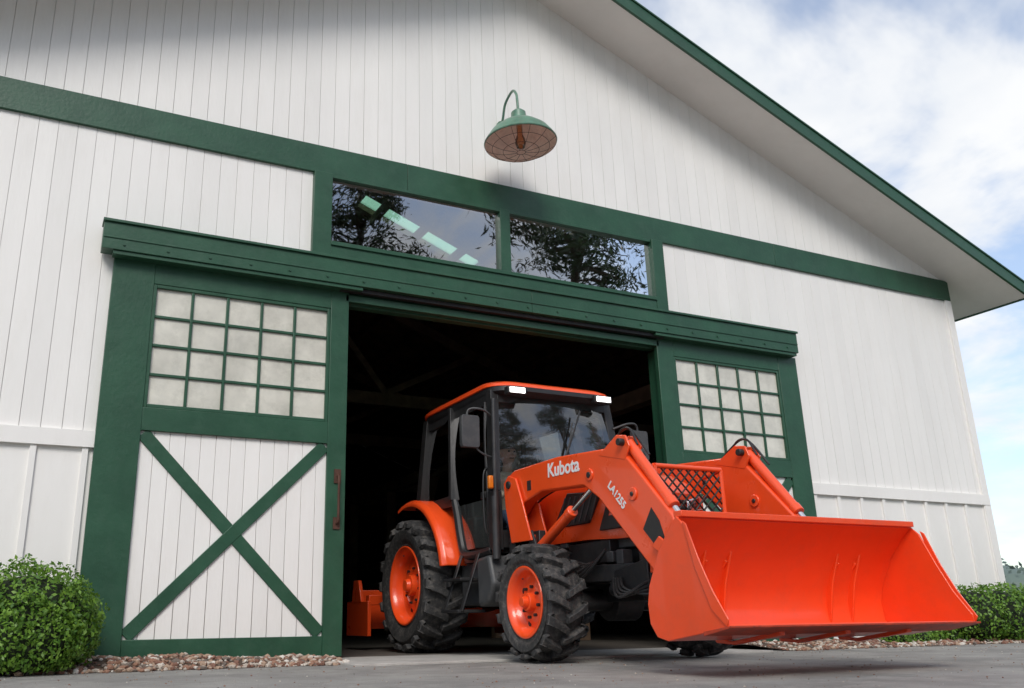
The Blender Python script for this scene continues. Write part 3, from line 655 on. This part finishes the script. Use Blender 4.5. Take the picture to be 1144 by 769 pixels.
# ------------------------------------------------------------ driver (leaning forward at the wheel)
DY=-.12
dr_=empty('driver',(TX,.45+DY,1.14))
def skinobj(name,verts,edges,rad,mat,root=0,sub=2,parent=None):
    me=bpy.data.meshes.new(name); me.from_pydata(verts,edges,[]); o=bpy.data.objects.new(name,me); COL.objects.link(o)
    md=o.modifiers.new('skin','SKIN')
    for i,r in enumerate(rad):
        sv=me.skin_vertices[0].data[i]; sv.radius=(r,r) if not isinstance(r,tuple) else r; sv.use_root=(i==root)
    md.use_smooth_shade=True
    s_=o.modifiers.new('sub','SUBSURF'); s_.levels=sub; s_.render_levels=sub
    me.materials.append(mat); par(o,parent); return o
try:
    vs=[(TX,.50,1.20),(TX,.50,1.34),(TX,.47+DY*.5,1.50),(TX,.47+DY,1.62),(TX,.46+DY,1.70),
        (TX-.17,.47+DY,1.61),(TX-.25,.33+DY,1.42),(TX-.17,.08,1.44),
        (TX+.17,.47+DY,1.61),(TX+.25,.33+DY,1.42),(TX+.17,.08,1.44)]
    skinobj('torso',vs,[(0,1),(1,2),(2,3),(3,4),(3,5),(5,6),(6,7),(3,8),(8,9),(9,10)],[(.16,.12),(.15,.115),(.17,.12),(.12,.09),.055,.07,.05,.036,.07,.05,.036],M['shirt'],0,2,dr_)
    vs=[(TX,.50,1.20),(TX-.11,.42,1.20),(TX-.16,.02,1.24),(TX-.15,-.10,.98),(TX-.15,-.20,.94),(TX+.11,.42,1.20),(TX+.16,.02,1.24),(TX+.15,-.10,.98),(TX+.15,-.20,.94)]
    skinobj('legs',vs,[(0,1),(1,2),(2,3),(3,4),(0,5),(5,6),(6,7),(7,8)],[.13,.095,.07,.045,.04,.095,.07,.045,.04],M['jeans'],0,2,dr_)
    skinobj('neck',[(TX,.46+DY,1.66),(TX,.45+DY,1.73),(TX,.44+DY,1.80)],[(0,1),(1,2)],[.055,.05,.05],M['skin'],0,2,dr_)
    for sx in(-1,1):
        hx=TX+sx*.17
        vs=[(hx,.09,1.44),(hx,.03,1.45)]; ed=[(0,1)]; ra=[.028,.033]
        for k in range(4):
            b0=len(vs); ox=(k-1.5)*.018
            vs+=[(hx+ox,.0,1.465),(hx+ox,-.035,1.46),(hx+ox,-.045,1.435),(hx+ox,-.02,1.42)]; ra+=[.0095,.009,.0085,.008]; ed+=[(1,b0),(b0,b0+1),(b0+1,b0+2),(b0+2,b0+3)]
        b0=len(vs); vs+=[(hx-sx*.035,.02,1.45),(hx-sx*.045,-.01,1.435)]; ra+=[.011,.009]; ed+=[(1,b0),(b0,b0+1)]
        skinobj('hand',vs,ed,ra,M['skin'],0,1,dr_)
except Exception as ex_:
    print('skin fail',ex_)
hd=MB(); prof=[]
hc=Vector((TX,.43,1.87))
for i in range(13):
    v=-math.cos(math.pi*i/12); r=math.sin(math.pi*i/12)*(.078 if v<0 else .080)*(1-.12*max(0,-v)); prof.append((r+1e-4,v*.118))
hd.lathe(prof,hc,n=24)
hd.v=[(v[0],hc.y+(v[1]-hc.y)*(1.18 if v[1]>hc.y else 1.05),v[2]) for v in hd.v]
hd.rings([[(TX-.011,.352,1.89),(TX+.011,.352,1.89),(TX+.008,.345,1.885),(TX-.008,.345,1.885)],[(TX-.017,.350,1.845),(TX+.017,.350,1.845),(TX+.011,.325,1.848),(TX-.011,.325,1.848)]])
for sx in(-1,1): hd.cyl((TX+sx*.076,.44,1.87),(TX+sx*.09,.445,1.872),.026,.022,n=10)
cp=MB(); cp.lathe([(.088,.0),(.090,.03),(.078,.075),(.045,.1),(.001,.105)],(TX,.44,1.91),n=24); cp.prism('Z',[(TX-.07,.37),(TX+.07,.37),(TX+.06,.29),(TX+.03,.265),(TX-.03,.265),(TX-.06,.29)],1.912,1.922)
fc=MB()
for sx in(-1,1): fc.cyl((TX+sx*.03,.355,1.885),(TX+sx*.03,.347,1.885),.010,n=8)
fc.box(TX-.024,TX+.024,.345,.36,1.815,1.822)
for m_ in (hd,cp,fc): m_.v=[(v[0],v[1]+DY,v[2]) for v in m_.v]
hd.build('head',M['skin'],dr_,smooth=True); cp.build('cap',M['hair'],dr_,smooth=True); fc.build('face_features',M['hair'],dr_)

# ------------------------------------------------------------ planting
bl=[((.10,-.50,.34),(.44,.40,.37)),((.34,-.45,.28),(.24,.3,.3)),((-.18,-.5,.28),(.3,.34,.32)),((.1,-.72,.22),(.36,.22,.26))]
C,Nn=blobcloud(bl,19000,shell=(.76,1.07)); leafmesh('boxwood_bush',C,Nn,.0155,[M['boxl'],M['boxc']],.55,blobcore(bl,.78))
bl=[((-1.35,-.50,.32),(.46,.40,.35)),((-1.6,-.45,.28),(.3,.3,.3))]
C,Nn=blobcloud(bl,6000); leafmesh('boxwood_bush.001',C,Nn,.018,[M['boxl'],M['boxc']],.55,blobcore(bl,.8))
bl=[]
x=9.55
while x<13.5:
    bl.append(((x,-.55+rng.normal()*.05,.28),(.34,.36,.31+rng.random()*.05))); x+=.42
C,Nn=blobcloud(bl,22000); leafmesh('hedge',C,Nn,.019,[M['boxl'],M['boxc']],.55,blobcore(bl,.8))
bl=[((8.35+i*.33,-.50+rng.normal()*.06,.07),(.2,.16,.08+.05*rng.random())) for i in range(4)]
C,Nn=blobcloud(bl,3500); leafmesh('ground_cover',C,Nn,.016,[M['boxl'],M['boxc']],.5,blobcore(bl,.7))
def bed(name,x0,x1,y0,y1,hf,n,sname):
    mb=MB(); nx=60; ny=8
    vs=[];
    def hz(x,y):
        t=(y-y0)/(y1-y0); return .0+hf(x)*min(1,t*2.2)*(.85+.15*math.sin(x*7+y*5))
    for i in range(nx+1):
        for j in range(ny+1):
            x=x0+(x1-x0)*i/nx; y=y0+(y1-y0)*j/ny; vs.append((x,y,hz(x,y)))
    fs=[(i*(ny+1)+j,(i+1)*(ny+1)+j,(i+1)*(ny+1)+j+1,i*(ny+1)+j+1) for i in range(nx) for j in range(ny)]
    mb.add(vs,fs); mb.build(name,M['mulch'],smooth=True)
    bm=bmesh.new(); bmesh.ops.create_icosphere(bm,subdivisions=1,radius=1); tv=np.array([v.co[:] for v in bm.verts]); tf=[[v.index for v in f.verts] for f in bm.faces]; bm.free()
    st=MB()
    for k in range(n):
        x=x0+(x1-x0)*rng.random(); y=y0-.03-.12*rng.random()**3+(y1-y0)*rng.random()**1.3; s=.010+.024*rng.random()**2
        sc_=np.array([1,.8,.55])*s*(.7+.6*rng.random(3)); a=rng.random()*6.28
        v=tv*(1+.18*rng.normal(size=(len(tv),1)))*sc_; v=np.stack([v[:,0]*math.cos(a)-v[:,1]*math.sin(a),v[:,0]*math.sin(a)+v[:,1]*math.cos(a),v[:,2]],1)
        st.add(v+np.array([x,y,hz(x,y)+s*.25 if y>y0 else s*.25]),tf)
    st.build(sname,M['stone'])
bed('planting_bed',-2.7,2.35,-.62,.03,lambda x:.085 if x<.7 else .085-.035*(x-.7),3200,'bed_stones')
bed('planting_bed.001',6.5,13.5,-.85,.03,lambda x:.05,4000,'bed_stones.001')
bm=bmesh.new(); bmesh.ops.create_icosphere(bm,subdivisions=1,radius=1); tv=np.array([v.co[:] for v in bm.verts]); tf=[[v.index for v in f.verts] for f in bm.faces]; bm.free()
gr=MB()
for k in range(2600):
    y=-6.0+5.2*rng.random(); x=-2+13*rng.random(); s=.002+.006*rng.random()**3
    gr.add(tv*np.array([1,.9,.6])*s+np.array([x,y,-.003+s*.3]),tf)
gr.build('gravel',M['stone'])

def pine(name,loc,ht,seed,share=None,z0=5.0):
    if share:
        o=bpy.data.objects.new(name,share.data); COL.objects.link(o)
    else:
        tb=MB(); H0=20.0
        tb.cyl((0,0,0),(.1,0,H0*.5),.30,.2,n=10); tb.cyl((.1,0,H0*.5),(0,.05,H0*.97),.2,.03,n=8)
        C=[];Nn=[]
        z=z0
        while z<H0:
            L=(1-((z-z0)/(H0-z0))**1.4)*3.9+.5
            if z0>8: L*=.75+.25*math.sin((z-z0)*2)
            for k in range(3):
                a=rng.random()*6.28; l=L*(.55+.6*rng.random()); tip=np.array([math.cos(a)*l,math.sin(a)*l,z+l*.12*rng.normal()])
                tb.cyl((0.05,0,z-.2),tuple(tip),.05,.012,n=5)
                nc=int(3+l*2.2)
                for c_ in range(nc):
                    t=.35+.7*rng.random(); cc=np.array([0,0,z])*(1-t)+tip*t+rng.normal(size=3)*np.array([.35,.35,.18])
                    m=30; d=rng.normal(size=(m,3)); C.append(cc+d*np.array([.32,.32,.17])); Nn.append(d/np.linalg.norm(d,axis=1)[:,None])
            z+=.46
        C=np.concatenate(C);Nn=np.concatenate(Nn)
        o=leafmesh(name,C,Nn,.15,[M['pinel'],M['bark']],.22,None,None,tb)
    o.location=loc; s=ht/20.0; o.scale=(s*1.05,s*1.05,s); o.rotation_euler=(0,0,seed); return o
p0=pine('pine_tree',(9,-27,0),23,0)
for i,(x,y,h_) in enumerate(((13.0,-29,23),(3,-30,22),(-5,-33,21),(40,-36,12),(-14,-30,20),(47,-38,11))):
    pine('pine_tree.%03d'%(i+1),(x,y,0),h_,1.3*i+.7,p0)
p1=pine('pine_tree.007',(19.0,-20,0),22.5,0,None,12.0)
pine('pine_tree.008',(34,-23,0),21,2.1,p1); pine('pine_tree.009',(-24,-27,0),21,4.1,p1)
bl=[]
for i in range(230):
    a=math.radians(-35+rng.random()*125); d=150+rng.random()*70
    r=2.6+rng.random()*2.6; bl.append(((math.cos(a)*d+11,math.sin(a)*d,r*.8),(r*1.6,r*1.6,r*1.05)))
for i in range(90):
    a=math.radians(180+rng.random()*180); d=75+rng.random()*30
    r=4+rng.random()*3; bl.append(((math.cos(a)*d,math.sin(a)*d,r*.8),(r*1.3,r*1.3,r)))
C,Nn=blobcloud(bl,70000,shell=(.85,1.03)); leafmesh('distant_trees',C,Nn,.5,[M['farl'],M['farl']],.7,blobcore(bl,.9))

# ------------------------------------------------------------ world, sun, camera
W=bpy.data.worlds.new('World'); sc.world=W; W.use_nodes=True; t=W.node_tree; t.nodes.clear(); N=t.nodes; L=t.links
SE=math.radians(40); SR=math.radians(208)
out=N.new('ShaderNodeOutputWorld'); bg=N.new('ShaderNodeBackground'); bg.inputs[1].default_value=.15; L.new(bg.outputs[0],out.inputs[0])
sky=N.new('ShaderNodeTexSky'); sky.sky_type='NISHITA'; sky.sun_disc=False; sky.sun_elevation=SE; sky.sun_rotation=SR; sky.air_density=1.0; sky.dust_density=1.0; sky.ozone_density=2.0
tc=N.new('ShaderNodeTexCoord'); sx=N.new('ShaderNodeSeparateXYZ'); L.new(tc.outputs['Generated'],sx.inputs[0])
def math_(op,a,b):
    m=N.new('ShaderNodeMath'); m.operation=op
    for i,v in enumerate((a,b)):
        if v is None: continue
        if isinstance(v,(int,float)): m.inputs[i].default_value=v
        else: L.new(v,m.inputs[i])
    return m.outputs[0]
zz=math_('ADD',math_('MAXIMUM',sx.outputs[2],0.0),.20)
cx=N.new('ShaderNodeCombineXYZ'); L.new(math_('DIVIDE',sx.outputs[0],zz),cx.inputs[0]); L.new(math_('DIVIDE',sx.outputs[1],zz),cx.inputs[1]); cx.inputs[2].default_value=3.1
n1=N.new('ShaderNodeTexNoise'); n1.inputs['Scale'].default_value=1.9; n1.inputs['Detail'].default_value=6; n1.inputs['Roughness'].default_value=.58; n1.inputs['Distortion'].default_value=.3; L.new(cx.outputs[0],n1.inputs[0])
r1=N.new('ShaderNodeMapRange'); r1.interpolation_type='SMOOTHSTEP'; r1.inputs[1].default_value=.42; r1.inputs[2].default_value=.63; r1.inputs[3].default_value=.22; r1.inputs[4].default_value=.98; L.new(n1.outputs[0],r1.inputs[0])
n2=N.new('ShaderNodeTexNoise'); n2.inputs['Scale'].default_value=3.6; n2.inputs['Detail'].default_value=4; L.new(cx.outputs[0],n2.inputs[0])
cr=N.new('ShaderNodeValToRGB'); cr.color_ramp.elements[0].position=.3; cr.color_ramp.elements[0].color=(.80,.84,.90,1); cr.color_ramp.elements[1].position=.58; cr.color_ramp.elements[1].color=(.96,.97,.98,1); L.new(n2.outputs[0],cr.inputs[0])
vm=N.new('ShaderNodeVectorMath'); vm.operation='SCALE'; vm.inputs[3].default_value=6.9; L.new(cr.outputs[0],vm.inputs[0])
vs_=N.new('ShaderNodeVectorMath'); vs_.operation='SCALE'; vs_.inputs[3].default_value=1.4; L.new(sky.outputs[0],vs_.inputs[0])
mx=N.new('ShaderNodeMix'); mx.data_type='RGBA'; L.new(r1.outputs[0],mx.inputs[0]); L.new(vs_.outputs[0],mx.inputs[6]); L.new(vm.outputs[0],mx.inputs[7]); L.new(mx.outputs[2],bg.inputs[0])
sd=Vector((math.cos(SE)*math.sin(SR),math.cos(SE)*math.cos(SR),math.sin(SE)))
ld=bpy.data.lights.new('sun','SUN'); ld.energy=2.1; ld.angle=math.radians(24); ld.color=(1,.955,.89)
lo=bpy.data.objects.new('sun',ld); COL.objects.link(lo); lo.rotation_euler=sd.to_track_quat('Z','Y').to_euler(); lo.location=(0,-10,20)

cam=bpy.data.cameras.new('camera'); co=bpy.data.objects.new('camera',cam); COL.objects.link(co)
rt_=Vector((.9055,-.4241,-.01157)); up=Vector((-.1168,-.2754,.9542)); 
bkv=rt_.cross(up).normalized(); up=bkv.cross(rt_).normalized(); rt_.normalize()
mt=Matrix((rt_,up,bkv)).transposed().to_4x4(); mt.translation=Vector((0,-7.25,.31)); co.matrix_world=mt
cam.sensor_width=36; cam.lens=981.6/1144*36; cam.shift_x=80/1144; cam.clip_start=.05; cam.clip_end=6000
cam.dof.use_dof=True; cam.dof.focus_distance=6.8; cam.dof.aperture_fstop=5.6
sc.camera=co
sc.view_settings.view_transform='Standard'; sc.view_settings.look='None'; sc.view_settings.exposure=0
